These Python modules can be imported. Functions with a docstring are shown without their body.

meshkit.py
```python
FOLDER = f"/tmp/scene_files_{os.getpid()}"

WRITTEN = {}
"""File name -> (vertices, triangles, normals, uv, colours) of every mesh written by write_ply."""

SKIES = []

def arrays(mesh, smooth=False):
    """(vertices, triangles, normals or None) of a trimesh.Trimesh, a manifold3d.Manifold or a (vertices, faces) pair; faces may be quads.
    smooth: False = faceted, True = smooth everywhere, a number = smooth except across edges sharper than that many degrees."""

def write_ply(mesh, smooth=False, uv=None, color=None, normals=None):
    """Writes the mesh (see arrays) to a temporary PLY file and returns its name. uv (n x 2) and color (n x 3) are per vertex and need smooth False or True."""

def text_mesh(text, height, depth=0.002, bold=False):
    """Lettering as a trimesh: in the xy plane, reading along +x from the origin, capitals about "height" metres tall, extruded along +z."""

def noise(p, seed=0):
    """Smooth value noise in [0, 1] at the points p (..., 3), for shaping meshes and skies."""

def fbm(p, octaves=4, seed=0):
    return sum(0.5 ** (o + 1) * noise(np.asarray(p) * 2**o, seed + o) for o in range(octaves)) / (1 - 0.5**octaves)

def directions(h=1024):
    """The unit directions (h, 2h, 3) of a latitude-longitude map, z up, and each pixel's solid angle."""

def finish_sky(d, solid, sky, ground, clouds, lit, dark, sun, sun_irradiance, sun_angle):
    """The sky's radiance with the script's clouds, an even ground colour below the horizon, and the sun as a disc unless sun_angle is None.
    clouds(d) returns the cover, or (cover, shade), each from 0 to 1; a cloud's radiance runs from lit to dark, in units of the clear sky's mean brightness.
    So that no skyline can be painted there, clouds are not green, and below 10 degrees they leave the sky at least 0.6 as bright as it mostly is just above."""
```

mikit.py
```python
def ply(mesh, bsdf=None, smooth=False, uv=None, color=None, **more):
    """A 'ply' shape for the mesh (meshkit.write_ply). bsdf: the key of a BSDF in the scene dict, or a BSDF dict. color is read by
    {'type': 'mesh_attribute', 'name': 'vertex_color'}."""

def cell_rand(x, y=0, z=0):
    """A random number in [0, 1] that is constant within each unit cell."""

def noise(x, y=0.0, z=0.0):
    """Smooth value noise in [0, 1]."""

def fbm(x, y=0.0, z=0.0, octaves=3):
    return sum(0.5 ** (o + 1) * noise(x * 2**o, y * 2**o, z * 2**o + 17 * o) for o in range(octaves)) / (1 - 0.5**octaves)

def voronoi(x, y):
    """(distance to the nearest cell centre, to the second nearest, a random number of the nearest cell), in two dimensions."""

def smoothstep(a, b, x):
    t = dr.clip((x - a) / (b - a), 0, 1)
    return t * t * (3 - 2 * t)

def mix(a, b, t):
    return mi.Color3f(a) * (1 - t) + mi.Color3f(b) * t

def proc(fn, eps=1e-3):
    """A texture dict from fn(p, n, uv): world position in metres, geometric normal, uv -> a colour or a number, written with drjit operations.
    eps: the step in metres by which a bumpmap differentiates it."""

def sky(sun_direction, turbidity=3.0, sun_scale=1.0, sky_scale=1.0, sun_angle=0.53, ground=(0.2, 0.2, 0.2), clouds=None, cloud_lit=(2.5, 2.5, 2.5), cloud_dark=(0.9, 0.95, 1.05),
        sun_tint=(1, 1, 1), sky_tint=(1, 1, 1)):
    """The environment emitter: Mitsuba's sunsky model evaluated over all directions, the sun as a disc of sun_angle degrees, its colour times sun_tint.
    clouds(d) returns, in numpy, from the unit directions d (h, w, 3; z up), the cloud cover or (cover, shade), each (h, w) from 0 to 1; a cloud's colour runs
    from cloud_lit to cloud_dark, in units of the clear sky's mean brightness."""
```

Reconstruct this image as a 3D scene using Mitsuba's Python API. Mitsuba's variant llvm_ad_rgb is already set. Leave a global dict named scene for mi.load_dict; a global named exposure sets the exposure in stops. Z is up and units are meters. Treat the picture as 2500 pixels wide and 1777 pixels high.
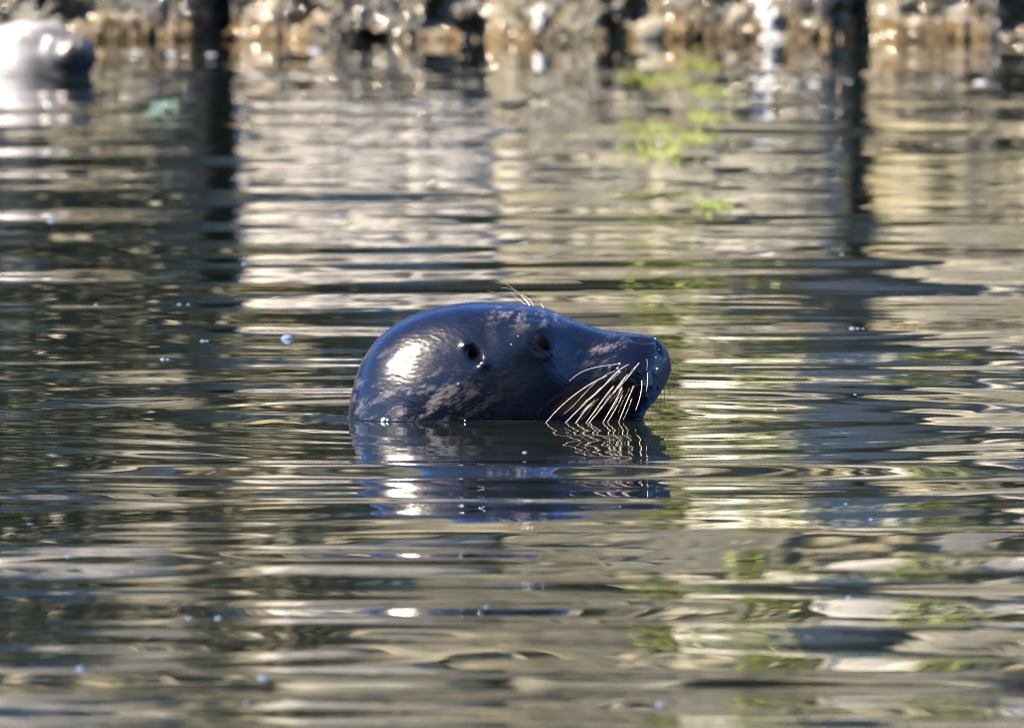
import math, random
import numpy as np, trimesh, mitsuba as mi, mikit, meshkit
import drjit as dr
from scipy.interpolate import PchipInterpolator, CubicSpline
T = mi.ScalarTransform4f
scene, labels = {}, {}
random.seed(4)
rng = np.random.default_rng(11)

# ------------------------------------------------------------------ camera, sky, exposure
H, D, K = 0.62, 12.0, 0.405e-3 / 12.0          # eye height over the water, distance of the seal, tangent of one photo pixel
scene['camera'] = {'type': 'thinlens', 'fov': 4.833, 'fov_axis': 'x', 'aperture_radius': 0.0085, 'focus_distance': 11.97,
                   'near_clip': 0.1, 'far_clip': 3000.0,
                   'to_world': T().look_at(origin=[0, 0, H], target=[0, D, H - D * 1393 * K], up=[0, 0, 1])}
SUN = np.array([-0.65, -0.35, 0.78])
scene['sky_light'] = mikit.sky(SUN.tolist(), turbidity=2.6, sky_tint=(0.72, 0.94, 1.30))
exposure = 3.3

def on_water(px, py):                          # the spot on the water that the photo shows there
    d = (py + 505) * K
    t = H / d
    return (px - 1250) * K * t, t
WALL, SY, TILT = 30.5, 12.06, 1523 * K
def wx(px): return (px - 1250) * K * WALL      # across the wall's foot

# ------------------------------------------------------------------ helpers
def ref(k): return {'type': 'ref', 'id': k}
def add(key, mesh, bsdf, smooth=True, kind=None, label=None, category=None, group=None, **more):
    base, n = key, 0
    while key in scene or key in labels:
        n += 1; key = f'{base}_{n:03d}'
    scene[key] = mikit.ply(mesh, bsdf, smooth=smooth, **more)
    tag(key, kind, label, category, group)
    return key
def tag(key, kind=None, label=None, category=None, group=None):
    e = {k: v for k, v in (('kind', kind), ('label', label), ('category', category), ('group', group)) if v}
    if e: labels[key] = e
def fresh(base):
    used = set(k.split('__')[0] for k in list(scene) + list(labels))
    key, n = base, 0
    while key in used:
        n += 1; key = f'{base}_{n:03d}'
    return key
def tube(pts, r, sides=6):
    p = np.asarray(pts, float); r = np.broadcast_to(np.asarray(r, float), (len(p),))
    t = np.gradient(p, axis=0); t /= np.linalg.norm(t, axis=1, keepdims=True) + 1e-12
    a = np.cross(t, np.where(np.abs(t[:, 2:]) < 0.9, [0, 0, 1.0], [1.0, 0, 0])); a /= np.linalg.norm(a, axis=1, keepdims=True) + 1e-12
    b = np.cross(t, a); ang = np.arange(sides) * 2 * np.pi / sides
    v = p[:, None] + r[:, None, None] * (np.cos(ang)[None, :, None] * a[:, None] + np.sin(ang)[None, :, None] * b[:, None])
    i, j = np.meshgrid(np.arange(len(p) - 1), np.arange(sides), indexing='ij')
    q = np.stack([i * sides + j, i * sides + (j + 1) % sides, (i + 1) * sides + (j + 1) % sides, (i + 1) * sides + j], -1).reshape(-1, 4)
    f = np.vstack([q[:, [0, 1, 2]], q[:, [0, 2, 3]]])
    v = v.reshape(-1, 3); n = len(v)
    v = np.vstack([v, p[:1], p[-1:]])
    k = np.arange(sides)
    f = np.vstack([f, np.stack([np.full(sides, n), (k + 1) % sides, k], 1), np.stack([np.full(sides, n + 1), (len(p) - 1) * sides + k, (len(p) - 1) * sides + (k + 1) % sides], 1)])
    return trimesh.Trimesh(v, f, process=False)
def cat(ms): return trimesh.util.concatenate(ms)
def spline(pts, n):
    p = np.asarray(pts, float)
    if len(p) == 2: return p[0] + (p[1] - p[0]) * np.linspace(0, 1, n)[:, None]
    s = np.r_[0, np.cumsum(np.linalg.norm(np.diff(p, axis=0), axis=1))]
    return CubicSpline(s, p)(np.linspace(0, s[-1], n))
ICO = {k: trimesh.creation.icosphere(subdivisions=k) for k in (1, 2, 3, 4, 5, 6)}

# ------------------------------------------------------------------ materials
def two(b): return {'type': 'twosided', 'nested': b}
def fb(p, s, oct=3, sy=None, sz=None):
    return mikit.fbm(p.x * s, p.y * (sy or s), p.z * (sz or s), oct)
scene['mat_water'] = {'type': 'plastic', 'int_ior': 1.333, 'diffuse_reflectance': {'type': 'rgb', 'value': [0.010, 0.014, 0.011]}, 'nonlinear': False}

def rock_fn(base, dark, tide, calm=0.0):
    def fn(p, n, uv):
        a = fb(p, 9.0); b = fb(p, 45.0, 3); c = fb(p, 3.0, 2)
        col = mikit.mix(dark, base, mikit.smoothstep(0.32, 0.62, 0.5 * a + 0.5 * b))
        col = mikit.mix(col, mi.Color3f(0.30, 0.27, 0.14), 0.5 * mikit.smoothstep(0.55, 0.75, c))          # lichen
        col = col * (1.0 + (1 - calm) * 0.9 * (b - 0.5))
        if tide:
            e = p.z + 0.07 * (c - 0.5) + 0.05 * (a - 0.5)
            low = 1 - mikit.smoothstep(0.11, 0.19, e)                                                            # the belt the tide covers
            mud = mikit.mix(mi.Color3f(0.045, 0.036, 0.020), mi.Color3f(0.22, 0.19, 0.11), mikit.smoothstep(0.35, 0.65, b))
            col = mikit.mix(col, mud, low * 0.9)
            bar = low * mikit.smoothstep(0.50, 0.60, fb(p, 26.0, 2)) * mikit.smoothstep(0.02, 0.05, e)
            col = mikit.mix(col, mi.Color3f(0.38, 0.36, 0.30), bar * 0.75)                                       # barnacle crust
            och = (1 - mikit.smoothstep(0.03, 0.07, e)) * mikit.smoothstep(0.45, 0.55, fb(p, 13.0, 2))
            col = mikit.mix(col, mikit.mix(mi.Color3f(0.10, 0.055, 0.018), mi.Color3f(0.33, 0.20, 0.05), b), och * 0.55)
            col = col * (1 - 0.5 * (1 - mikit.smoothstep(-0.02, 0.015, p.z)))
        return col
    return fn
def rock_mat(key, base, dark, tide=False, alpha=0.35, calm=0.0):
    scene[key] = {'type': 'roughplastic', 'alpha': alpha, 'int_ior': 1.4, 'diffuse_reflectance': mikit.proc(rock_fn(mi.Color3f(*base), mi.Color3f(*dark), tide, calm))}
rock_mat('mat_stone_pale', (0.54, 0.515, 0.455), (0.39, 0.37, 0.32), True)
rock_mat('mat_stone_grey', (0.37, 0.355, 0.27), (0.17, 0.16, 0.115), True)
rock_mat('mat_stone_brown', (0.28, 0.26, 0.175), (0.11, 0.10, 0.065), True)
rock_mat('mat_stone_white', (0.63, 0.615, 0.565), (0.53, 0.515, 0.465), calm=0.75)
rock_mat('mat_upper_pale', (0.52, 0.50, 0.44), (0.42, 0.405, 0.35), calm=0.75)
rock_mat('mat_upper_grey', (0.36, 0.345, 0.26), (0.25, 0.235, 0.17), calm=0.7)
rock_mat('mat_upper_brown', (0.25, 0.23, 0.155), (0.14, 0.13, 0.085), calm=0.6)
rock_mat('mat_stone_dark', (0.17, 0.15, 0.11), (0.07, 0.06, 0.045))
scene['mat_earth'] = {'type': 'diffuse', 'reflectance': mikit.proc(lambda p, n, uv: mikit.mix((0.03, 0.024, 0.015), (0.07, 0.055, 0.035), fb(p, 6.0)))}
scene['mat_added_hill'] = {'type': 'diffuse', 'reflectance': mikit.proc(lambda p, n, uv: mikit.mix((0.018, 0.028, 0.012), (0.05, 0.065, 0.025), fb(p, 0.4)))}
def leaf_mat(key, c1, c2):
    scene[key] = two({'type': 'principled', 'base_color': mikit.proc(lambda p, n, uv: mikit.mix(c1, c2, fb(p, 14.0))), 'roughness': 0.45})
leaf_mat('mat_leaf_lime', (0.14, 0.19, 0.02), (0.30, 0.34, 0.06))
leaf_mat('mat_leaf_dark', (0.020, 0.028, 0.014), (0.055, 0.062, 0.030))
leaf_mat('mat_wrack', (0.045, 0.032, 0.014), (0.21, 0.14, 0.05))
scene['mat_bark'] = two({'type': 'diffuse', 'reflectance': {'type': 'rgb', 'value': [0.08, 0.06, 0.04]}})
scene['mat_shell'] = two({'type': 'roughplastic', 'alpha': 0.12, 'diffuse_reflectance': mikit.proc(lambda p, n, uv: mikit.mix((0.42, 0.38, 0.30), (0.72, 0.69, 0.62), fb(p, 60.0)))})
scene['mat_glint_plate'] = two({'type': 'roughplastic', 'alpha': 0.05, 'int_ior': 1.9, 'diffuse_reflectance': {'type': 'rgb', 'value': [0.35, 0.32, 0.27]}})
scene['mat_drop'] = {'type': 'roughplastic', 'alpha': 0.16, 'int_ior': 1.6, 'diffuse_reflectance': {'type': 'rgb', 'value': [0.45, 0.46, 0.47]}}
scene['mat_bubble'] = {'type': 'plastic', 'int_ior': 1.9, 'diffuse_reflectance': {'type': 'rgb', 'value': [0.15, 0.20, 0.27]}}
scene['mat_white_water'] = {'type': 'roughplastic', 'alpha': 0.12, 'diffuse_reflectance': {'type': 'rgb', 'value': [0.85, 0.83, 0.78]}}
scene['mat_foam'] = {'type': 'roughplastic', 'alpha': 0.2, 'diffuse_reflectance': {'type': 'rgb', 'value': [0.42, 0.47, 0.55]}}
scene['mat_whisker'] = two({'type': 'roughplastic', 'alpha': 0.2, 'diffuse_reflectance': {'type': 'rgb', 'value': [0.55, 0.48, 0.37]}})
scene['mat_whisker_dark'] = two({'type': 'roughplastic', 'alpha': 0.2, 'diffuse_reflectance': {'type': 'rgb', 'value': [0.20, 0.14, 0.085]}})
scene['mat_eye'] = {'type': 'roughplastic', 'alpha': 0.30, 'int_ior': 1.2, 'diffuse_reflectance': {'type': 'rgb', 'value': [0.0035, 0.0026, 0.0018]}}

# ------------------------------------------------------------------ the water: one sheet with ripples, out to the horizon
def axis(fine, step, far, grow=1.12):
    out = list(np.arange(fine[0], fine[1] + step / 2, step))
    for sgn, lim in ((1, far[1]), (-1, far[0])):
        s = step; v = out[-1] if sgn > 0 else out[0]; more = []
        while (lim - v) * sgn > 0:
            s *= grow; v += sgn * s; more.append(v)
        out = out + more if sgn > 0 else more[::-1] + out
    return np.array(out)
def water_height(X, Y, cell):
    r = np.random.default_rng(23)
    Z = np.zeros_like(X)
    warp = meshkit.fbm(np.stack([X * 0.9, Y * 0.5, X * 0 + 3], -1), 2, 5) - 0.5
    patch = meshkit.fbm(np.stack([X * 1.1, Y * 0.55, X * 0], -1), 3, 9)
    patch = np.clip((patch - 0.25) / 0.5, 0.15, 1.1)
    env = np.interp(Y, [0, 8, 12, 17, 22, 28.5], [1.0, 1.02, 1.1, 0.9, 0.75, 0.7])
    for lo, hi, n, slope, spread in ((0.9, 2.4, 18, 0.0110, 0.36), (0.45, 0.9, 24, 0.0095, 0.26), (0.20, 0.45, 30, 0.0070, 0.30), (0.07, 0.20, 36, 0.0024, 0.5)):
        far = np.interp(Y, [8, 9.5, 12, 17], [0.25, 0.4, 1.0, 0.3] if hi < 0.3 else [1.35, 1.2, 1.0, 0.35] if hi < 0.5 else [1.0, 1.0, 1.0, 0.5] if hi < 1 else [1.0, 1.0, 1.0, 1.25])
        gust = np.clip((meshkit.fbm(np.stack([X * 0.8, Y * 0.4, X * 0 + 7 * hi], -1), 3, int(40 * hi)) - 0.22) / 0.36, 0.15, 1.25) * far
        for k in range(n):
            L = math.exp(r.uniform(math.log(lo), math.log(hi))); kk = 2 * math.pi / L
            th = r.normal(0, spread) + math.pi / 2 + (math.pi if r.random() < 0.5 else 0); ph = r.uniform(0, 2 * math.pi)
            a = slope * math.sqrt(2.0 / n) / kk
            mod = gust
            ok = np.clip((L / np.maximum(cell, 1e-6) - 3) / 3, 0, 1)
            Z += a * mod * ok * np.sin(kk * (np.cos(th) * X + np.sin(th) * Y + 0.10 * warp) + ph)
    Z *= env
    for cx, cy, L, slope, decay, inner in ((0.0, SY, 0.17, 0.009, 1.2, 0.10), (0.03, SY - 0.05, 0.06, 0.005, 0.5, 0.08), (0.34, 14.0, 0.10, 0.012, 0.35, 0.0), (-0.55, 11.2, 0.15, 0.010, 0.7, 0.0), (-0.3, 8.8, 0.13, 0.012, 0.3, 0.0)):
        R = np.hypot(X - cx, Y - cy)
        ok = np.clip((L / np.maximum(cell, 1e-6) - 3) / 3, 0, 1)
        Z += ok * slope * L / (2 * math.pi) * np.exp(-np.maximum(R - inner, 0) / decay) * np.sin(2 * math.pi * R / L)
    for cx, cy, rx, ry, slope in ((0.02, 11.10, 0.38, 0.13, 0.026), (0.0, 10.74, 0.34, 0.10, -0.012), (-0.080, 9.18, 0.16, 0.11, -0.024), (-0.088, 9.86, 0.13, 0.07, -0.017)):     # smooth swells in front of the head
        g = np.exp(-((X - cx) / rx) ** 4 - ((Y - cy) / ry) ** 4)
        Z = Z * (1 - 0.85 * g) + g * slope * (Y - cy)
    return Z
xs = axis((-1.35, 1.35), 0.0095, (-900, 900)); 
ys = np.concatenate([axis((7.7, 13.2), 0.009, (-900, 7.7)), np.arange(13.21, 20, 0.016), np.arange(20.02, WALL + 1.3, 0.03)])
ys = np.unique(np.round(ys, 5))
GX, GY = np.meshgrid(xs, ys, indexing='xy')
cell = np.maximum(np.gradient(xs)[None, :], np.gradient(ys)[:, None])
GZ = water_height(GX, GY, cell)
ny, nx = GX.shape
i, j = np.meshgrid(np.arange(ny - 1), np.arange(nx - 1), indexing='ij')
a = (i * nx + j).ravel()
wf = np.vstack([np.stack([a, a + 1, a + nx + 1], 1), np.stack([a, a + nx + 1, a + nx], 1)])
add('water', (np.stack([GX, GY, GZ], -1).reshape(-1, 3), wf), 'mat_water', True, kind='structure')
from scipy.interpolate import RegularGridInterpolator
surf = RegularGridInterpolator((ys, xs), GZ, bounds_error=False, fill_value=0)
def wz(x, y): return float(surf([[y, x]])[0])

# ------------------------------------------------------------------ the rough stone wall
def rock(cx, cy, cz, hx, hy, hz, seed, sub=4, n=3.4, rough=0.06, cuts=7, fine=0.0, skew=0.0):
    r = np.random.default_rng(seed)
    d = ICO[sub].vertices.copy()
    rad = (np.abs(d) ** n).sum(1) ** (-1 / n)
    v = d * rad[:, None]
    for k in range(cuts):                                     # hewn faces
        q = r.normal(size=3); q[1] -= 0.4; q /= np.linalg.norm(q)
        lim = r.uniform(0.80, 1.05) * (np.abs(q) ** 1.3).sum() ** (1 / 1.3) * 0.82
        over = v @ q - lim
        v -= np.maximum(over, 0)[:, None] * q * 0.9
    v = v * [hx, hy, hz]
    v[:, 1] += skew * v[:, 0]
    w = v + [cx, cy, cz]
    s = rough * min(hx, hz)
    nrm = d / np.array([hx, hy, hz]); nrm /= np.linalg.norm(nrm, axis=1, keepdims=True)
    disp = s * 3.0 * (meshkit.fbm(w * 5.0, 4, seed % 97) - 0.5) + s * 0.9 * (meshkit.fbm(w * 22.0, 3, seed % 89) - 0.5)
    if fine:
        pit = meshkit.fbm(w * [11, 11, 14], 3, seed % 83)
        disp -= 0.085 * np.clip((0.44 - pit) / 0.12, 0, 1) ** 1.2
        lump = meshkit.noise(w * 75.0, seed % 71)
        disp += fine * (lump ** 2) + fine * 0.7 * meshkit.noise(w * 160, 3)
    return trimesh.Trimesh(w + nrm * disp[:, None], ICO[sub].faces, process=False)

tag('stone_wall', label='rough stone sea wall with barnacles and brown weed behind the seals', category='wall')
def stone(px0, px1, z0, z1, mat, seed, front=WALL + -0.05, deep=0.45, **kw):
    x0, x1 = wx(px0), wx(px1)
    m = rock((x0 + x1) / 2, front + deep / 1.0, (z0 + z1) / 2, (x1 - x0) / 2 * 1.04, deep, (z1 - z0) / 2 * 1.05, seed, **kw)
    return add('stone_wall__stone', m, mat, 40)
near = dict(sub=6, rough=0.05, fine=0.008, n=5, cuts=0)
stone(-360, 500, -0.35, 0.50, 'mat_stone_brown', 1, front=WALL - 0.02, **near)
stone(588, 1290, -0.35, 0.66, 'mat_stone_pale', 2, front=WALL - 0.08, skew=0, **near)
stone(1180, 1660, -0.35, 0.46, 'mat_stone_grey', 3, front=WALL - 0.12, skew=0, **near)
stone(1560, 2085, -0.35, 0.55, 'mat_stone_grey', 5, front=WALL - 0.16, skew=0, **near)
stone(2112, 2900, -0.35, 0.48, 'mat_stone_brown', 8, front=WALL - 0.19, skew=0, **near)
stone(470, 640, -0.35, 0.42, 'mat_stone_dark', 31, front=WALL + 0.45, deep=0.3, sub=5)
stone(2040, 2190, -0.35, 0.42, 'mat_stone_brown', 32, front=WALL + 0.03, deep=0.3, sub=5)
x = -360
for k in range(6):
    w = random.uniform(500, 900); stone(x - w, x - 15, -0.35, random.uniform(0.4, 0.6), random.choice(['mat_stone_grey', 'mat_stone_brown', 'mat_stone_pale']), 40 + k, sub=5); x -= w
x = 2900
for k in range(6):
    w = random.uniform(500, 900); stone(x + 15, x + w, -0.35, random.uniform(0.4, 0.6), random.choice(['mat_stone_grey', 'mat_stone_brown', 'mat_stone_pale']), 50 + k, sub=5); x += w
z = 0.44
for row in range(5):
    h = [0.46, 0.52, 0.5, 0.5, 0.42][row]
    random.seed(70 + row); x = -5200 - 230 * row
    while x < 7600:
        w = random.uniform(500, 1150)
        mid = x + w / 2
        if mid < 520 and row >= 2: m = random.choice(['mat_upper_pale', 'mat_upper_pale', 'mat_upper_grey'])
        elif mid < 380: m = random.choice(['mat_upper_brown', 'mat_upper_grey', 'mat_upper_brown', 'mat_upper_grey'])
        elif mid < 1250: m = random.choice(['mat_upper_grey', 'mat_upper_pale', 'mat_upper_brown', 'mat_upper_pale'])
        elif row < 1: m = random.choice(['mat_upper_grey', 'mat_upper_brown', 'mat_upper_grey', 'mat_upper_pale'])
        else: m = random.choice(['mat_stone_white', 'mat_upper_pale', 'mat_stone_white', 'mat_stone_white', 'mat_upper_grey'])
        if row == 4: m = random.choice(['mat_stone_dark', 'mat_upper_grey'])
        stone(x + 8, x + w - 8, z - 0.02, z + h + random.uniform(-0.02, 0.05), m, 100 + row * 40 + int(x) % 37, front=WALL + -0.02 + 0.03 * row + random.uniform(-0.03, 0.05), sub=4 if not -600 < mid < 3100 else 5, rough=0.035, cuts=4, n=5)
        x += w
    z += h
def core(px0, px1, z0, z1, seed, y=WALL + 0.11):
    x0, x1 = wx(px0), wx(px1); nxx, nzz = max(8, int((x1 - x0) / 0.02)), int((z1 - z0) / 0.02)
    gx, gz_ = np.meshgrid(np.linspace(x0, x1, nxx), np.linspace(z0, z1, nzz))
    q = np.stack([gx * 9, gx * 0 + seed, gz_ * 9], -1)
    u = np.minimum(gx - x0, x1 - gx) / 0.06
    gy = y - 0.13 * (meshkit.fbm(q, 4, seed) - 0.5) * 2 + 0.25 * np.clip(1 - u, 0, 1) ** 2
    i, j = np.meshgrid(np.arange(nzz - 1), np.arange(nxx - 1), indexing='ij'); a = (i * nxx + j).ravel()
    f = np.vstack([np.stack([a, a + 1, a + nxx + 1], 1), np.stack([a, a + nxx + 1, a + nxx], 1)])
    add('stone_wall__rubble_fill', trimesh.Trimesh(np.stack([gx, gy, gz_], -1).reshape(-1, 3), f, process=False), 'mat_stone_brown', True)
core(-5300, 490, -0.35, 0.6, 1); core(640, 2050, -0.35, 0.55, 2); core(2150, 7700, -0.35, 0.5, 3); core(-5300, 7700, 0.44, 2.6, 4, WALL + 0.14)
# earth packed behind the stones and the ground on top of the wall
def heightsheet(x0, x1, y0, y1, nxx, nyy, fz, seed):
    gx, gy = np.meshgrid(np.linspace(x0, x1, nxx), np.linspace(y0, y1, nyy))
    zz = fz(gx, gy) + 0.15 * (meshkit.fbm(np.stack([gx, gy, gx * 0], -1) * 0.8, 3, seed) - 0.5)
    i, j = np.meshgrid(np.arange(nyy - 1), np.arange(nxx - 1), indexing='ij'); a = (i * nxx + j).ravel()
    f = np.vstack([np.stack([a, a + 1, a + nxx + 1], 1), np.stack([a, a + nxx + 1, a + nxx], 1)])
    return np.stack([gx, gy, zz], -1).reshape(-1, 3), f
add('bank', heightsheet(-60, 60, WALL + 0.4, WALL + 44, 240, 160, lambda x, y: np.where(y < WALL + 0.65, -0.6 + (y - WALL - 0.4) * 14, 2.75 + (y - WALL - 0.65) * 0.34), 3), 'mat_earth', True, kind='structure')
add('added_hill', heightsheet(-420, 420, -190, -24, 200, 80, lambda x, y: -1 + 58 * np.sin(np.clip((-24 - y) / 60, 0, 1) * np.pi / 2) * (0.75 + 0.4 * np.sin(x / 70.0)) + 3 * (meshkit.fbm(np.stack([x * 0.3, y * 0.3, x * 0], -1), 3, 5) - 0.5), 6), 'mat_added_hill', True, kind='structure')  # unseen hill, added to darken what the seal's face reflects
add('seabed', heightsheet(-60, 60, -20, WALL + 3, 60, 40, lambda x, y: -3.0 + 0 * x, 4), 'mat_earth', True, kind='structure')

# wet barnacles, drops and added glint plates on the lowest stones (too many to tell apart)
trs = {k: trimesh.Trimesh(meshkit.WRITTEN[scene[k]['filename']][0], meshkit.WRITTEN[scene[k]['filename']][1], process=False) for k in
       ['stone_wall__stone'] + [f'stone_wall__stone_{n:03d}' for n in range(1, 5)]}
allrock = cat(list(trs.values()))
fn_, fc_ = allrock.face_normals, allrock.triangles_center
face_ok = (fn_[:, 1] < -0.15) & (fc_[:, 2] > 0.005) & (fc_[:, 2] < 0.30) & (np.abs(fc_[:, 0]) < 1.7)
pick = np.where(face_ok)[0]
area = allrock.area_faces[pick]
def on_rock(px, z):
    x = wx(px)
    c = fc_[pick]; dd = (c[:, 0] - x) ** 2 + (c[:, 2] - z) ** 2
    near_ = pick[dd < 0.012 ** 2]
    k = near_[np.argmin(fc_[near_][:, 1])] if len(near_) else pick[np.argmin(dd)]
    return fc_[k], fn_[k]
bar = []
for k in rng.choice(pick, 2600, p=area / area.sum()):
    c, n = fc_[k], fn_[k]
    if c[2] > 0.22 and rng.random() < 0.6: continue
    r = rng.uniform(0.0025, 0.0065)
    m = trimesh.creation.cone(radius=r, height=r * 1.3, sections=6) if False else None
    ang = np.arange(6) * np.pi / 3
    t1 = np.cross(n, [0.3, 0.1, 0.9]); t1 /= np.linalg.norm(t1); t2 = np.cross(n, t1)
    ring0 = c + r * (np.cos(ang)[:, None] * t1 + np.sin(ang)[:, None] * t2) - n * 0.001
    ring1 = c + 0.45 * r * (np.cos(ang)[:, None] * t1 + np.sin(ang)[:, None] * t2) + n * r * 0.9
    v = np.vstack([ring0, ring1, [c + n * r * 0.5]])
    f = []
    for q in range(6):
        f += [[q, (q + 1) % 6, 6 + (q + 1) % 6], [q, 6 + (q + 1) % 6, 6 + q], [6 + q, 6 + (q + 1) % 6, 12]]
    bar.append(trimesh.Trimesh(v, f, process=False))
add('stone_wall__barnacle_crust', cat(bar), 'mat_shell', 30, kind='stuff')
plates = []
half = SUN / np.linalg.norm(SUN) + np.array([0, -1, 0.03]); half /= np.linalg.norm(half)
for k in rng.choice(pick, 2600, p=area / area.sum()):                # small plates added for glints, tilted near midway between sun and camera
    c, n = fc_[k], fn_[k]
    if c[2] > 0.20 or rng.random() < c[2] * 3.5: continue
    h = half + rng.normal(0, 0.05, 3); h /= np.linalg.norm(h)
    t1 = np.cross(h, [0.2, 0.1, 1]); t1 /= np.linalg.norm(t1); t2 = np.cross(h, t1); r = rng.uniform(0.0013, 0.0026)
    a0 = np.arange(5) * 2 * np.pi / 5 + rng.random()
    ring = r * (np.cos(a0)[:, None] * t1 + np.sin(a0)[:, None] * t2)
    o = c + n * 0.004 + h * 0.003
    v = np.vstack([o + ring, o - h * 0.004 + ring * 1.3])
    f = [[0, 1, 2], [0, 2, 3], [0, 3, 4]] + sum([[[q, 5 + q, 5 + (q + 1) % 5], [q, 5 + (q + 1) % 5, (q + 1) % 5]] for q in range(5)], [])
    plates.append(trimesh.Trimesh(v, f, process=False))
add('stone_wall__glint_plate', cat(plates), 'mat_glint_plate', False, kind='stuff')
drops = []
for k in rng.choice(pick, 230, p=area / area.sum()):
    c, n = fc_[k], fn_[k]
    if c[2] > 0.14: continue
    m = ICO[2].copy(); m.apply_scale(rng.uniform(0.0022, 0.0045)); m.apply_translation(c + n * 0.001); drops.append(m)
add('stone_wall__wet_drops', cat(drops), 'mat_drop', True, kind='stuff')

# ------------------------------------------------------------------ weed at the wall's foot, plants on the wall
def ribbon(pts, w, side):
    p = spline(pts, 9); u = np.linspace(0, 1, 9)
    ww = w * (0.5 + 0.5 * np.sin(np.pi * np.minimum(u * 1.1 + 0.1, 1)))[:, None]
    v = np.vstack([p - side * ww, p + side * ww + [0, -0.002, 0]])
    k = np.arange(8)
    return trimesh.Trimesh(v, np.vstack([np.stack([k, k + 1, k + 10], 1), np.stack([k, k + 10, k + 9], 1)]), process=False)
def weed_clump(px, z, wide, n, label):
    key = fresh('seaweed_clump'); fr, bl = [], []
    for k in range(int(n * 0.6)):
        c, nn = on_rock(px + rng.normal(0, wide / 1.8), 0.7 * z + rng.normal(0, 0.018))
        ln = rng.uniform(0.015, 0.05); dx = rng.normal(0, 0.3)
        o = np.array([0, -rng.uniform(0.004, 0.016), 0])
        pts = [c, c + o + [dx * ln * 0.3, -0.004, -ln * 0.35], c + o * 1.6 + [dx * ln, 0, -ln]]
        fr.append(ribbon(pts, rng.uniform(0.002, 0.004), np.array([1, 0.2, dx])))
        if rng.random() < 0.6:
            b = ICO[1].copy(); b.apply_scale([0.004, 0.004, 0.007]); b.apply_translation(pts[2] + [0, -0.002, 0.004]); bl.append(b)
    add(key + '__frond', cat(fr), 'mat_wrack', True, kind='stuff')
    add(key + '__air_bladder', cat(bl), 'mat_wrack', True, kind='stuff')
    tag(key, label=label, category='seaweed', group="seaweed clumps along the wall's foot")
weed_clump(300, 0.06, 110, 60, 'ochre seaweed clump between the far pale seal and the dark cleft')
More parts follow.
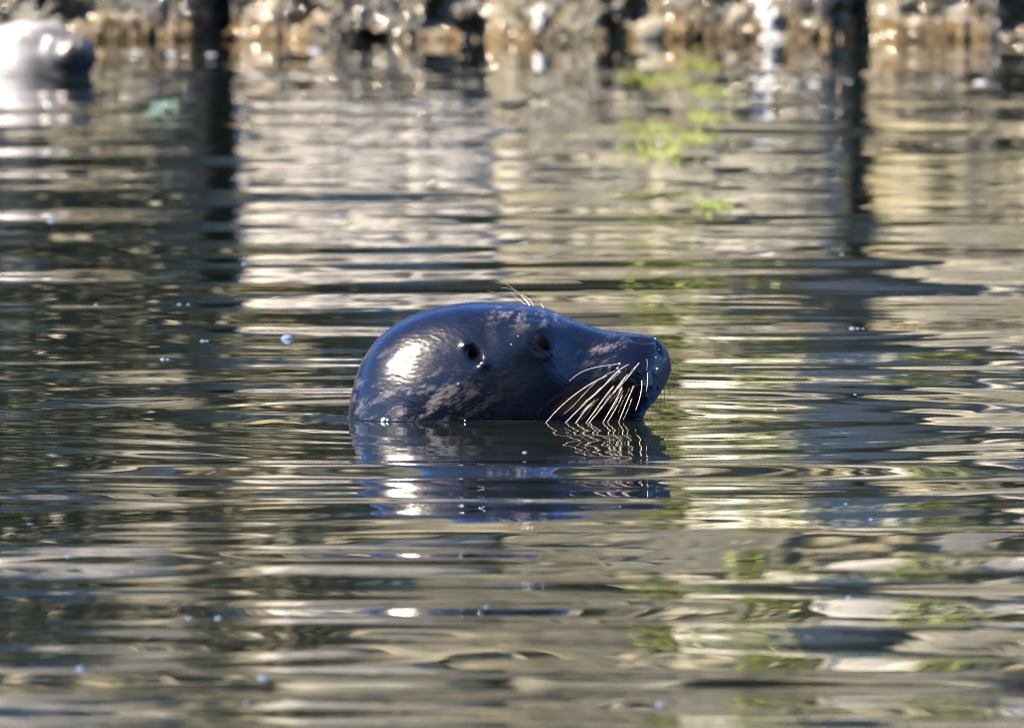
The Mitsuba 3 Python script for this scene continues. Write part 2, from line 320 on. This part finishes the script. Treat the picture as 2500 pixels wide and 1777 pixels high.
weed_clump(455, 0.03, 60, 40, 'rusty seaweed tuft hanging at the left edge of the dark cleft')
weed_clump(650, 0.035, 90, 60, 'golden brown seaweed just right of the dark cleft')
weed_clump(1110, 0.03, 110, 50, 'brown seaweed at the waterline in the middle of the wall, above the seal')
weed_clump(1300, 0.03, 60, 40, 'yellowish seaweed tuft beside the small bright wet stone')
weed_clump(1680, 0.05, 80, 60, 'rust orange seaweed hanging right of the pale rounded stone')
weed_clump(1800, 0.03, 70, 40, 'dark brown seaweed just left of the white trickle')
weed_clump(1960, 0.03, 90, 60, 'ochre seaweed between the white trickle and the right cleft')
weed_clump(2300, 0.05, 140, 60, 'brown seaweed on the stone right of the right cleft')

def leaves(centres, size, seed, droop=0.4):
    r = np.random.default_rng(seed); n = len(centres)
    d = r.normal(size=(n, 3)); d[:, 2] -= droop; d /= np.linalg.norm(d, axis=1, keepdims=True)
    s = np.cross(d, r.normal(size=(n, 3))); s /= np.linalg.norm(s, axis=1, keepdims=True)
    L = size * r.uniform(0.6, 1.3, n)[:, None]
    up = np.cross(d, s)
    c = np.asarray(centres)
    v = np.stack([c, c + d * L * 0.5 + s * L * 0.32 + up * L * 0.06, c + d * L, c + d * L * 0.5 - s * L * 0.32 + up * L * 0.06], 1).reshape(-1, 3)
    a = np.arange(n)[:, None] * 4
    return trimesh.Trimesh(v, np.vstack([a + [0, 1, 2], a + [0, 2, 3]]), process=False)
def trailing_plant(px, ztop, zbot, wide, n, mat, size, seed, label, cat_='plant', y=WALL - 0.07):
    key = fresh('trailing_plant'); r = np.random.default_rng(seed); st, cs = [], []
    for k in range(max(4, n // 160)):
        x0 = wx(px + r.normal(0, wide / 3)); zb = zbot + abs(r.normal(0, 0.25)) * (ztop - zbot)
        pts = [[x0, y + 0.12, ztop + 0.02], [x0 + r.normal(0, .03), y - 0.03, ztop - 0.08]]
        for q in range(1, 5): pts.append([x0 + r.normal(0, 0.04), y - 0.02 + r.normal(0, 0.02), ztop - 0.08 + (zb - ztop + 0.08) * q / 4])
        c = spline(pts, 40); st.append(tube(c, np.linspace(0.004, 0.0015, 40), 5))
        w = c[r.integers(3, 40, 160)] + r.normal(0, 1, (160, 3)) * [0.035, 0.02, 0.03]; cs.append(w)
    add(key + '__stem', cat(st), 'mat_bark', True, kind='stuff')
    add(key + '__leaf', leaves(np.vstack(cs), size, seed), mat, False, kind='stuff')
    tag(key, label=label, category=cat_)
trailing_plant(1690, 1.15, 0.22, 260, 480, 'mat_leaf_lime', 0.03, 5, 'bright lime green plant trailing down the wall right of its middle')
trailing_plant(1850, 1.7, 0.75, 200, 480, 'mat_leaf_lime', 0.035, 6, 'lime green plant higher on the wall, above the white trickle')
trailing_plant(2250, 1.8, 1.2, 150, 320, 'mat_leaf_lime', 0.035, 16, 'lime green tuft high on the right part of the wall')
trailing_plant(330, 1.15, 0.40, 330, 320, 'mat_leaf_dark', 0.045, 7, 'dark green ivy hanging on the left part of the wall', 'ivy')
trailing_plant(640, 1.35, 0.85, 260, 320, 'mat_leaf_dark', 0.05, 27, 'dark ivy tuft on the wall right of the dark cleft, above the pale stone', 'ivy')
trailing_plant(30, 1.3, 0.7, 300, 480, 'mat_leaf_dark', 0.05, 8, 'dark green ivy high on the wall above the far pale seal', 'ivy')
trailing_plant(-350, 2.0, 0.5, 300, 2000, 'mat_leaf_dark', 0.05, 9, 'dark ivy on the wall left of the far pale seal', 'ivy')

def bush(x, y, z, r, h, seed, label):
    key = fresh('bush'); g = np.random.default_rng(seed)
    br = [tube(spline([[x, y, z - 0.2], [x + g.normal(0, .1), y, z + h * 0.3], [x + g.normal(0, r * .5), y + g.normal(0, r * .4), z + h * 0.8]], 12), np.linspace(0.04, 0.008, 12), 6) for _ in range(7)]
    cl = g.normal(size=(26, 3)); cl /= np.linalg.norm(cl, axis=1, keepdims=True); cl *= g.uniform(0.35, 1, (26, 1)) ** 0.5
    cl = cl * [r, r * 0.8, 0] + np.stack([np.full(26, x), np.full(26, y), z + h * np.linspace(0.02, 0.95, 26)], 1)
    pts = np.vstack([c + g.normal(0, 1, (200, 3)) * r * 0.2 for c in cl])
    add(key + '__stem', cat(br), 'mat_bark', True)
    add(key + '__foliage', leaves(pts, 0.13, seed), 'mat_leaf_dark', False, kind='stuff')
    tag(key, label=label, category='bush')
for k, (px, ln) in enumerate([(-2300, 'far left end'), (-1100, 'left'), (-100, 'far pale seal side'), (800, 'middle'), (1600, 'lime plant'), (2500, 'right'), (3600, 'far right'), (4800, 'farthest right end')]):
    bush(wx(px), WALL + 1.15 + 0.3 * (k % 2), 2.75, 0.85, 3.4 + 0.5 * (k % 3), 60 + k, f'dark evergreen bush on top of the wall, at its {ln}')

# ------------------------------------------------------------------ the seals
def zx(a): return (820 + a / 2.539 - 1250) * 0.405e-3 * 1.004
def zz(b): return (960 - b) / 2.539 * 0.405e-3 * 1.004
STATIONS = [  # back rail x, y; throat rail x, y (in units of the enlarged photo); half width in metres
    (-1300, 6200, 900, 6400, .17), (-900, 4200, 1000, 4400, .20), (-500, 2800, 950, 3100, .185), (-180, 1900, 880, 2300, .15), (20, 1300, 900, 1750, .118),
    (70, 1060, 950, 1520, .103), (76, 940, 1020, 1410, .098), (108, 740, 1090, 1335, .092), (150, 630, 1125, 1312, .0905), (210, 530, 1160, 1292, .0895), (300, 430, 1195, 1272, .089), (400, 360, 1230, 1255, .0885),
    (620, 282, 1290, 1230, .088), (900, 247, 1350, 1210, .086), (1150, 255, 1420, 1190, .080), (1280, 280, 1480, 1175, .073), (1400, 325, 1540, 1160, .065),
    (1500, 365, 1600, 1145, .0575), (1600, 402, 1660, 1130, .0525), (1700, 428, 1720, 1110, .050), (1800, 439, 1790, 1080, .0485), (1900, 447, 1840, 1040, .0455),
    (1970, 463, 1885, 985, .040), (2020, 493, 1935, 900, .032), (2055, 545, 2000, 810, .0215), (2073, 600, 2050, 735, .0115), (2080, 662, 2080, 664, .0003)]
def seal_body(stations, na=300, seed=0):
    S = np.array(stations, float)
    par = np.r_[0, np.cumsum(np.hypot(np.diff(S[:, 0]), np.diff(S[:, 1])) * 0.5 + np.hypot(np.diff(S[:, 2]), np.diff(S[:, 3])) * 0.5)]
    i6 = par[5]
    u = np.concatenate([np.linspace(0, i6, 50, endpoint=False), i6 + (par[-1] - i6) * (1 - (1 - np.linspace(0, 1, 420)) ** 1.5)])
    C = PchipInterpolator(par, S)(u)
    k = np.ones(9) / 9
    for c in range(5):
        e = np.pad(C[:, c], 4, mode='reflect', reflect_type='odd'); C[:, c] = np.convolve(e, k, 'valid')
    Tx, Tz, Bx, Bz, w = zx(C[:, 0]), zz(C[:, 1]), zx(C[:, 2]), zz(C[:, 3]), np.maximum(C[:, 4], 0.0002)
    ph = np.linspace(0, 2 * np.pi, na, endpoint=False)
    al = (1 - np.cos(ph)) / 2
    al = al + 0.06 * np.sin(2 * np.pi * al) * 0.5
    pw = np.interp(Tx, [zx(500), zx(1000), zx(1700), zx(1950), zx(2060)], [0.66, 0.50, 0.50, 0.62, 0.85])[:, None]
    sn = np.sign(np.sin(ph)) * np.abs(np.sin(ph)) ** pw
    X = Tx[:, None] + (Bx - Tx)[:, None] * al; Z = Tz[:, None] + (Bz - Tz)[:, None] * al; Y = -w[:, None] * sn
    V = np.stack([X, Y, Z], -1).reshape(-1, 3)
    n = len(u)
    i, j = np.meshgrid(np.arange(n - 1), np.arange(na), indexing='ij')
    q = np.stack([i * na + j, i * na + (j + 1) % na, (i + 1) * na + (j + 1) % na, (i + 1) * na + j], -1).reshape(-1, 4)
    F = np.vstack([q[:, [0, 2, 1]], q[:, [0, 3, 2]]])
    t = np.arange(na)
    V = np.vstack([V, V[:na].mean(0), V[-na:].mean(0)])
    F = np.vstack([F, np.stack([np.full(na, n * na), t, (t + 1) % na], 1)[:, [0, 1, 2]], np.stack([np.full(na, n * na + 1), (n - 1) * na + (t + 1) % na, (n - 1) * na + t], 1)])
    m = trimesh.Trimesh(V, F, process=False)
    if m.volume < 0: m.invert()
    return m
def gz(v, a, b, ra, rb, rot=0.0):                      # a soft spot on both sides of the head, placed in the profile view
    dx, dz = v[:, 0] - zx(a), v[:, 2] - zz(b)
    c, s = math.cos(rot), math.sin(rot)
    p, q = (dx * c + dz * s) / (ra * 1.6e-4), (-dx * s + dz * c) / (rb * 1.6e-4)
    return np.exp(-(p * p + q * q)) * np.clip(np.abs(v[:, 1]) / 0.012, 0, 1)
def shape_seal(m, seed=0):
    v = np.array(m.vertices); n = np.array(trimesh.Trimesh(v, m.faces, process=False).vertex_normals)
    d = np.zeros(len(v))
    d += 0.0050 * gz(v, 1245, 470, 150, 120)                    # orbit
    d -= 0.0020 * gz(v, 1250, 500, 84, 78)                      # eye opening
    er = np.hypot(v[:, 0] - zx(1262), (v[:, 2] - zz(492)) * 1.08) / 1.6e-4
    d += 0.0004 * np.exp(-((er - 88) / 17) ** 2) * np.clip(np.abs(v[:, 1]) / 0.012, 0, 1)          # lids
    d += 0.0028 * (gz(v, 1230, 385, 130, 34, -0.1))             # brow
    d -= 0.0022 * gz(v, 1480, 560, 120, 120)                    # in front of the eye
    d += 0.0095 * gz(v, 1800, 740, 180, 160)                    # whisker pad
    d += 0.0025 * gz(v, 1690, 520, 120, 70)
    d -= 0.0024 * gz(v, 1760, 925, 260, 22, 0.14)                # mouth line
    d -= 0.0062 * gz(v, 1895, 478, 60, 13, -0.15) + 0.0045 * gz(v, 2000, 535, 13, 40, 0.4)   # nostril
    d += 0.0014 * gz(v, 1960, 520, 60, 60)
    d -= 0.0110 * gz(v, 858, 545, 30, 52, 0.42)                 # ear opening
    d += 0.0030 * gz(v, 815, 495, 34, 26, 0.3) + 0.0034 * gz(v, 915, 608, 34, 30, 0.5)
    d -= 0.0012 * gz(v, 935, 470, 60, 130, 0.1)                 # hollow in front of the ear
    d += 0.0035 * gz(v, 620, 800, 260, 160) 
    pads = np.zeros(len(v))
    for k in range(4):
        for q in range(7):
            pads += gz(v, 1650 + q * 52 + k * 22, 640 + k * 75 + q * 6, 17, 15)
    d += 0.0010 * pads
    fur = meshkit.fbm(np.stack([v[:, 0] * 260 + v[:, 2] * 180, v[:, 1] * 420, v[:, 2] * 420], -1), 3, seed) - 0.5
    fur2 = meshkit.noise(np.stack([v[:, 0] * 700, v[:, 1] * 1100, v[:, 2] * 1100], -1), seed + 5) - 0.5
    d += (0.00042 * fur + 0.00034 * fur2) * np.clip((v[:, 2] + 0.1) / 0.03, 0, 1)
    d += 0.002 * (meshkit.fbm(v * 28, 2, seed + 8) - 0.5)
    return trimesh.Trimesh(v + n * d[:, None], m.faces, process=False)
def fur_colour(v, dark, mid, pale, amount, seed):
    """coat marks: pale flecks and streaks on dark fur, in the head's own space"""
    q = np.stack([v[:, 0] * 62 + v[:, 2] * 38, v[:, 1] * 55, v[:, 2] * 62 - v[:, 0] * 38], -1) * [0.75, 1, 1.9]
    a = 0.62 * meshkit.fbm(q, 3, seed) + 0.38 * meshkit.fbm(q * 4.3, 3, seed + 4)
    b = meshkit.fbm(v * 30, 3, seed + 3)
    fleck = np.clip((a - 0.50) / 0.16, 0, 1) ** 1.3
    zone = (1.0 * gz(v, 440, 800, 330, 230) + 0.8 * gz(v, 560, 960, 320, 120) + 1.0 * gz(v, 1090, 320, 140, 70) + 0.9 * gz(v, 1300, 330, 130, 45) + 0.7 * gz(v, 1640, 560, 120, 90) + 0.7 * gz(v, 1750, 500, 160, 40) + 0.10 * gz(v, 900, 700, 250, 120) + 0.8 * gz(v, 1950, 900, 60, 110))
    t = np.clip(zone, 0, 1) * fleck * amount
    col = np.asarray(dark) + (np.asarray(mid) - dark) * np.clip((b - 0.4) / 0.3, 0, 1)[:, None]
    col = col + (np.asarray(pale) - col) * t[:, None]
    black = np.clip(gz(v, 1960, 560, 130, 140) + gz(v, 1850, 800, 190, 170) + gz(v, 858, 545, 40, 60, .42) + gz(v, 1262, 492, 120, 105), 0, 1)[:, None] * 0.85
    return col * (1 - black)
def fur_mat(key, alpha, ior):
    scene[key] = {'type': 'principled', 'roughness': alpha ** 0.5, 'specular': ior, 'sheen': 0.55, 'sheen_tint': 0.65, 'base_color': {'type': 'mesh_attribute', 'name': 'vertex_color'}}
fur_mat('mat_fur_wet', 0.064, 0.42)
fur_mat('mat_fur_pale', 0.12, 0.8)

def cheek_y(m, x, z):                                   # the near side's surface there
    v = m.vertices; ok = v[:, 1] < 0
    dd = (v[:, 0] - x) ** 2 + (v[:, 2] - z) ** 2 + np.where(ok, 0, 1)
    return float(v[np.argmin(dd), 1])
base = seal_body(STATIONS)
head = shape_seal(base, 2)
def place_seal(key, mesh, to, colour, mat, eyes=True):
    w = mesh.copy(); w.apply_transform(to)
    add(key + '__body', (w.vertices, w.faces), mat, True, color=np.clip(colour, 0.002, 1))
M1 = trimesh.transformations.translation_matrix([0, SY, 0])
tag('seal', label='dark wet seal with its head above the water, facing right, in sharp focus', category='seal')
place_seal('seal', head, M1, fur_colour(np.array(head.vertices), (0.0025, 0.0045, 0.012), (0.0045, 0.007, 0.017), (0.20, 0.19, 0.19), 0.7, 3), 'mat_fur_wet')  # blue of the reflected sky put into the dark coat tones
ey, ez = zx(1246), zz(503)
for s, lab in ((-1, 'eye'), (1, 'eye')):
    yy = s * (abs(cheek_y(base, ey, ez)) - 0.0026)
    e = ICO[4].copy(); e.apply_scale([0.0138, 0.0050, 0.0132]); e.apply_translation([ey, yy, ez]); e.apply_transform(M1)
    add('seal__eye', e, 'mat_eye', True)
# whiskers, traced as (x, y) of the enlarged snout; out = how far the tip stands off the cheek
def nx_(a): return (1300 + a / 4.92 - 1250) * 0.405e-3
def nz_(b): return (1018 - (750 + b / 4.92)) * 0.405e-3
WHISK = [([(1030, 680), (840, 705), (640, 755), (520, 820), (445, 885)], 0.55, .020, 'p'), ([(895, 822), (700, 920), (480, 1070), (300, 1230), (140, 1412)], .7, .040, 'p'),
         ([(1155, 688), (1050, 750), (930, 860), (850, 950), (620, 1140)], .6, .030, 'p'), ([(1040, 800), (920, 885), (830, 965), (640, 1125)], .5, .022, 'p'),
         ([(830, 962), (700, 1090), (540, 1240), (370, 1415)], .8, .036, 'p'), ([(720, 1160), (610, 1270), (540, 1360), (500, 1405)], 1.0, .040, 'p'),
         ([(980, 945), (860, 1090), (750, 1240), (630, 1405)], .7, .034, 'p'), ([(950, 1050), (850, 1180), (760, 1290), (665, 1405)], .9, .036, 'p'),
         ([(1285, 665), (1180, 800), (1080, 920), (975, 1020)], .5, .022, 'p'), ([(1145, 805), (1050, 920), (960, 1035)], .6, .020, 'p'),
         ([(1080, 955), (1010, 1100), (930, 1240), (830, 1410)], .8, .034, 'p'), ([(1090, 1040), (1030, 1160), (950, 1300), (880, 1410)], .6, .030, 'p'),
         ([(1225, 925), (1150, 1100), (1090, 1240), (1025, 1410)], .8, .032, 'p'), ([(1200, 1080), (1150, 1220), (1090, 1350)], .55, .022, 'p'),
         ([(1315, 880), (1300, 1050), (1240, 1235)], .65, .020, 'p'), ([(1385, 780), (1385, 880), (1372, 1010)], .55, .014, 'p'),
         ([(1380, 620), (1382, 700), (1378, 760)], .35, .008, 'd')]
def whisker(key, pts3, r0, mat):
    c = spline(pts3, 18); add(key, tube(c, np.linspace(r0, r0 * 0.42, 18), 6), mat, True)
wr = np.random.default_rng(8)
for q in range(11):
    a_, b_ = WHISK[1 + q % 12], WHISK[2 + q % 12]
    n_ = min(len(a_[0]), len(b_[0])); A = spline(a_[0], 5); B = spline(b_[0], 5); t_ = wr.uniform(0.3, 0.7); end = wr.uniform(0.55, 1.0)
    C = A + (B - A) * t_ + wr.normal(0, 9, (5, 2)); C = C[0] + (C - C[0]) * end
    WHISK.append(([tuple(c) for c in C], wr.uniform(0.25, 0.5), wr.uniform(0.012, 0.030), 'd' if q % 3 else 'p'))
for pts, r, out, mt in WHISK:
    P = []; n = len(pts)
    x0, z0 = nx_(pts[0][0]), nz_(pts[0][1]); y0 = cheek_y(head, x0, z0) + 0.001
    for k, (a, b) in enumerate(pts):
        t = k / (n - 1); y = y0 - out * math.sin(t * 1.5)
        g = 1 - 0.0      # the tip comes towards the eye: keep its place over the snout
        P.append([nx_(a), SY + y, nz_(b) + 0.0885 * (-y) * 0.0 + (-y) * 0.0])
    P = np.array(P); P[:, 2] += (SY - P[:, 1]) * TILT        # the eye looks slightly down on it
    whisker('seal__whisker', P, r * 0.92e-3 + 0.07e-3, 'mat_whisker' if mt == 'p' else 'mat_whisker_dark')
for pts in ([(1650, 640), (1720, 660), (1795, 725)], [(1655, 650), (1730, 690), (1790, 800)], [(1640, 660), (1720, 720), (1760, 765)], [(1615, 465), (1705, 410)], [(1590, 950), (1600, 1080), (1595, 1225)],
            [(1540, 1000), (1556, 1100), (1550, 1215)], [(1635, 900), (1650, 970), (1662, 1060)], [(1470, 1100), (1455, 1230), (1440, 1290), (1390, 1365)], [(1345, 1230), (1322, 1290), (1305, 1340)], [(1660, 610), (1760, 690)]):
    P = np.array([[nx_(a), SY + 0.006 + 0.012 * k / len(pts), nz_(b)] for k, (a, b) in enumerate(pts)])
    whisker('seal__whisker', P, 0.35e-3, 'mat_whisker_dark')
for pts, r in (([(1205, 268), (1150, 205), (1095, 172), (1020, 157)], .5), ([(1200, 270), (1130, 190), (1050, 130), (965, 88), (890, 72)], .42), ([(1288, 285), (1268, 250), (1248, 222)], .35), ([(1135, 322), (1095, 298), (1050, 283)], .5), ([(1225, 270), (1120, 195), (1020, 190), (940, 175)], .28), ([(1175, 262), (1100, 205)], .28)):
    P = []
    for k, (a, b) in enumerate(pts):
        y = -0.028 - 0.012 * k / len(pts) if r != .5 or b < 280 else -0.04
        if k == 0: y = min(-0.02, cheek_y(head, zx(a), zz(b) - 0.003))
        P.append([zx(a), SY + y, zz(b) + (-y) * TILT])
    whisker('seal__brow_whisker', np.array(P), r * 0.8e-3 + 0.1e-3, 'mat_whisker')
def bead(key, x, y, z, r, mat='mat_drop'):
    m = ICO[2].copy(); m.apply_scale(r); m.apply_translation([x, y, z]); add(key, m, mat, True)
for a, b, r in ((1500, 730, .0017), (1050, 662, .0013), (1050, 765, .0012), (1525, 500, .0009), (1490, 592, .0009), (1607, 617, .0008), (1485, 368, .0009), (1210, 945, .0012), (940, 1062, .0012)):
    x, z = nx_(a), nz_(b); y = cheek_y(head, x, z)
    bead('seal__water_drop', x, SY + y, z + (-y) * TILT * 0.6, r, 'mat_drop')
for a, b, r in ((760, 742, .0010), (283, 800, .0009), (905, 615, .0016), (1088, 498, .0009), (1130, 448, .0008)):
    x, z = zx(a), zz(b); y = cheek_y(head, x, z)
    bead('seal__water_drop', x, SY + y, z + (-y) * TILT * 0.5, r, 'mat_drop')
for a, r in ((300, .0030), (325, .0016), (802, .0011)):
    x = zx(a); y = cheek_y(head, x, 0.0)
    bead('seal__water_drop', x, SY + y - 0.001, 0.0012, r, 'mat_foam')

# the water that clings to the fur along the waterline
wet = head.copy(); wet.apply_transform(M1)
try:
    loop = max(wet.section(plane_origin=[0, 0, 0.0012], plane_normal=[0, 0, 1]).discrete, key=len)
    c_ = loop[:, :2].mean(0); loop = loop[::6].copy()
    loop[:, :2] += (loop[:, :2] - c_) / np.linalg.norm(loop[:, :2] - c_, axis=1, keepdims=True) * 0.0006
    loop[:, 2] = [wz(p[0], p[1]) + 0.0006 for p in loop]
    lr = 0.0010 * (0.5 + 0.9 * meshkit.noise(loop * 40, 3))
    add('seal__meniscus', tube(loop, lr, 6), 'mat_water', True)
except Exception as err:
    print('no waterline', err)

# the second seal, far off by the wall, turned away to the right
X2, Y2 = on_water(128, 184)
R2 = trimesh.transformations.rotation_matrix(math.radians(-46), [0, 0, 1])
M2 = trimesh.transformations.translation_matrix([X2 - 0.030, Y2 + 0.10, 0.003]) @ R2
tag('seal_001', label='pale distant seal blurred by the wall, half turned towards us, glaring white in the sun', category='seal')
half = seal_body(STATIONS, 160)
head2 = shape_seal(half, 7)
place_seal('seal_001', head2, M2, fur_colour(np.array(head2.vertices), (0.34, 0.34, 0.345), (0.46, 0.45, 0.44), (0.62, 0.60, 0.57), 1.0, 9) * (1 - 0.8 * np.clip((np.array(head2.vertices)[:, :1] - 0.0) / 0.06, 0, 1)), 'mat_fur_pale')  # front of the head darkened in the colour as its shaded side
for s in (-1, 1):
    e = ICO[3].copy(); e.apply_scale(0.0118); e.apply_translation([ey, s * (abs(cheek_y(base, ey, ez)) - 0.0085), ez]); e.apply_transform(M2)
    add('seal_001__eye', e, 'mat_eye', True)

# ------------------------------------------------------------------ small bright things by the wall
def lumps(key, spots, r0, r1, mat, **kw):
    ms = []
    for p in spots:
        m = ICO[2].copy(); m.apply_scale(rng.uniform(r0, r1)); m.apply_translation(p); ms.append(m)
    return add(key, cat(ms), mat, True, **kw)
sp = []
for k in range(260):
    z = -0.005 + 0.18 * (k / 260); c, n = on_rock(1872 + rng.normal(0, 8) - (z - 0.05) * 150, z); sp.append(c + n * 0.004 + [0, -0.010, 0])
lumps('water_trickle', sp, 0.006, 0.010, 'mat_white_water', label='bright white trickle of water running down the wall at the right', category='trickle')
c, n = on_rock(1590, 0.035)
m = rock(c[0], c[1] - 0.02, 0.024, 0.042, 0.03, 0.035, 77, sub=4, n=2.3, rough=0.05, cuts=3)
add('pale_stone', m, 'mat_upper_grey', True, label='pale rounded stone at the waterline below the wall, left of the rust seaweed', category='stone')
c, n = on_rock(1306, 0.04)
sp = [c + [rng.normal(0, .005), -0.012 + rng.normal(0, .003), rng.normal(0, .014)] for _ in range(14)]
lumps('wet_stone', sp, 0.006, 0.010, 'mat_white_water', label='small bright wet white stone low on the wall, above the seal', category='stone')

# ------------------------------------------------------------------ bubbles and foam on the water
def bubble(px, py, wpx, label, name='bubble', mat='mat_bubble', group=None, n=1, flat=0.7):
    x, y = on_water(px, py); s = K * y
    r = wpx * s / 2
    ms = []
    for k in range(n):
        m = ICO[3].copy(); m.apply_scale([r / (1 if n == 1 else 1.6) * (1.0, 0.7, 0.5)[k]] * 3)
        m.apply_scale([1, 1, flat]); ms.append(m.apply_translation([x + (0 if n == 1 else (k - (n - 1) / 2) * r * 1.1), y, wz(x, y) + r * 0.05]))
    add(fresh(name), cat(ms), mat, True, label=label, category='bubble', group=group)
for px, py, w, n, lab in [(700, 830, 30, 1, 'large clear bubble just left of the seal, on the grey water'), (499, 834, 20, 2, 'pale blue double bubble second to the left of the seal'),
        (402, 878, 22, 2, 'pale blue bubble pair, the leftmost and lowest of the three beside the seal'), (2095, 808, 24, 3, 'small cluster of bubbles on the bright ripple right of the seal'),
        (233, 744, 10, 1, 'tiny bubble at the left, above the three big ones'), (437, 744, 11, 1, 'left one of two tiny bubbles side by side behind the seal'), (459, 744, 9, 1, 'right one of two tiny bubbles side by side behind the seal'),
        (124, 547, 18, 1, 'blurred blue bubble at the far left of the water'), (827, 526, 14, 1, 'blurred bubble on a dark streak left of the middle'), (596, 644, 12, 1, 'small blue bubble at the tip of a pale streak, behind the seal'),
        (1285, 597, 11, 1, 'left one of two tiny bubbles behind the seal, above its brow whiskers'), (1362, 601, 11, 1, 'right one of two tiny bubbles behind the seal, above its brow whiskers'), (1302, 631, 9, 1, 'tiny bubble nearest above the brow whiskers'),
        (72, 1282, 13, 2, 'tiny double bubble at the left edge of the water, below the seal'), (163, 1361, 14, 1, 'bright bubble at the lower left, upper one of its row'), (267, 1397, 10, 1, 'left one of two small bubbles at the lower left'), (320, 1393, 9, 1, 'right one of two small bubbles at the lower left'),
        (459, 1517, 14, 1, 'left one of two blurred bubbles in the lower left part'), (531, 1517, 17, 1, 'right one of two blurred bubbles in the lower left part'), (700, 1519, 13, 1, 'faint bubble left of the lowest white glare'),
        (194, 1653, 22, 1, 'white blurred bubble near the bottom left corner'), (640, 1671, 24, 1, 'blue blurred bubble near the bottom, left of the middle'), (600, 1721, 14, 1, 'faint blue bubble close to the bottom edge, left of the middle'),
        (1613, 1725, 20, 1, 'white blurred bubble near the bottom edge, right of the middle'), (1188, 1480, 12, 1, 'small bubble on the dark streak below the seal'), (1281, 1108, 13, 1, "bright bubble in the seal's dark reflection"),
        (2129, 1279, 12, 1, 'small bright bubble on the water at the lower right'), (2067, 1240, 10, 1, 'tiny bubble above another at the lower right'), (2075, 1463, 16, 1, 'faint blurred bubble in the bright bands at the bottom right'),
        (2056, 627, 10, 1, 'tiny bubble on the brown water, upper right'), (2252, 720, 9, 1, 'tiny bubble at the right, above the bubble cluster'), (1895, 1000, 12, 1, "tiny bubble on the pale water right of the seal's chin"), (2089, 960, 9, 1, 'tiny bubble at the right, level with the whiskers')]:
    bubble(px, py, w, lab, n=n)
for px, py, w, lab in [(1987, 208, 34, 'white foam fleck on the water, left of two bright ones by the wall'), (2395, 200, 40, 'brightest white foam fleck on the water, at the far right by the wall'), (1941, 200, 24, 'faint foam fleck just left of the left bright one'),
        (2073, 198, 22, 'faint foam fleck between the two bright ones by the wall'), (2294, 208, 22, 'faint foam fleck just left of the brightest one'), (1888, 191, 28, 'grey foam fleck below the white trickle'),
        (516, 134, 30, 'foam fleck in the mouth of the dark cleft'), (418, 131, 34, 'foam fleck left of the dark cleft'), (334, 127, 34, 'foam fleck by the ochre seaweed, right of the pale seal'), (770, 125, 44, "long foam fleck at the pale stone's foot")]:
    bubble(px, py, w * 0.8, lab, 'foam_fleck', 'mat_foam', flat=0.35)

def lettuce(px, py, w, h, label, name='floating_sea_lettuce', mat='mat_leaf_lime', category='seaweed'):
    x0, y0 = on_water(px - w / 2, py)[0], on_water(px, py + h / 2)[1]
    x1, y1 = on_water(px + w / 2, py)[0], on_water(px, py - h / 2)[1]
    cx, cy, a, b = (x0 + x1) / 2, (y0 + y1) / 2, (x1 - x0) / 2, (y1 - y0) / 2
    r = np.random.default_rng(int(px) + int(py)); ms = []
    for k in range(int(18 + w * 0.8)):
        X, Y = cx + a * r.normal(0, 0.75), cy + b * r.normal(0, 0.7)
        n, R = 10, r.uniform(0.0022, 0.0055); t = np.arange(n) * 2 * math.pi / n + r.random()
        rr = R * r.uniform(0.6, 1.2, n)
        st = r.uniform(1.0, 3.0); lift = r.uniform(0.001, 0.005)
        V = [[X + rr[q] * math.cos(t[q]), Y + st * rr[q] * math.sin(t[q]), 0] for q in range(n)] + [[X, Y, 0]]
        V = np.array(V); V[:, 2] = [wz(p[0], p[1]) + 0.0015 for p in V]; V[:n, 2] += lift * r.random(n); V[n, 2] += lift
        ms.append(trimesh.Trimesh(V, [[q, (q + 1) % n, n] for q in range(n)], process=False))
    add(fresh(name), cat(ms), mat, True, kind='stuff', label=label, category=category)
for px, py, w, h, lab in [(1712, 152, 70, 22, 'bright lime sea lettuce floating nearest the wall, left of the white trickle'), (1560, 196, 60, 14, 'small lime sea lettuce floating left of the others by the wall'), (1640, 192, 60, 12, 'lime sea lettuce sheet, middle one of its row by the wall'),
        (1730, 228, 70, 12, 'lime sea lettuce below the brightest one by the wall'), (1722, 282, 70, 12, 'lime sea lettuce floating halfway between wall and seal, right one of its row'), (1575, 318, 90, 14, 'lime sea lettuce floating halfway between wall and seal, left one'),
        (1690, 332, 90, 14, 'lime sea lettuce sheet, nearest the seal on the right'), (1600, 376, 110, 14, 'lime sea lettuce sheet, nearest the seal on the left'), (1745, 505, 60, 12, 'single lime sea lettuce floating behind the nose of the seal')]:
    lettuce(px, py, w, h * 2.2, lab)
leaf_mat('mat_leaf_mint', (0.17, 0.27, 0.20), (0.22, 0.34, 0.26))
lettuce(400, 263, 55, 18, 'mint green leaf floating in front of the dark cleft', 'floating_leaf', 'mat_leaf_mint', 'leaf')
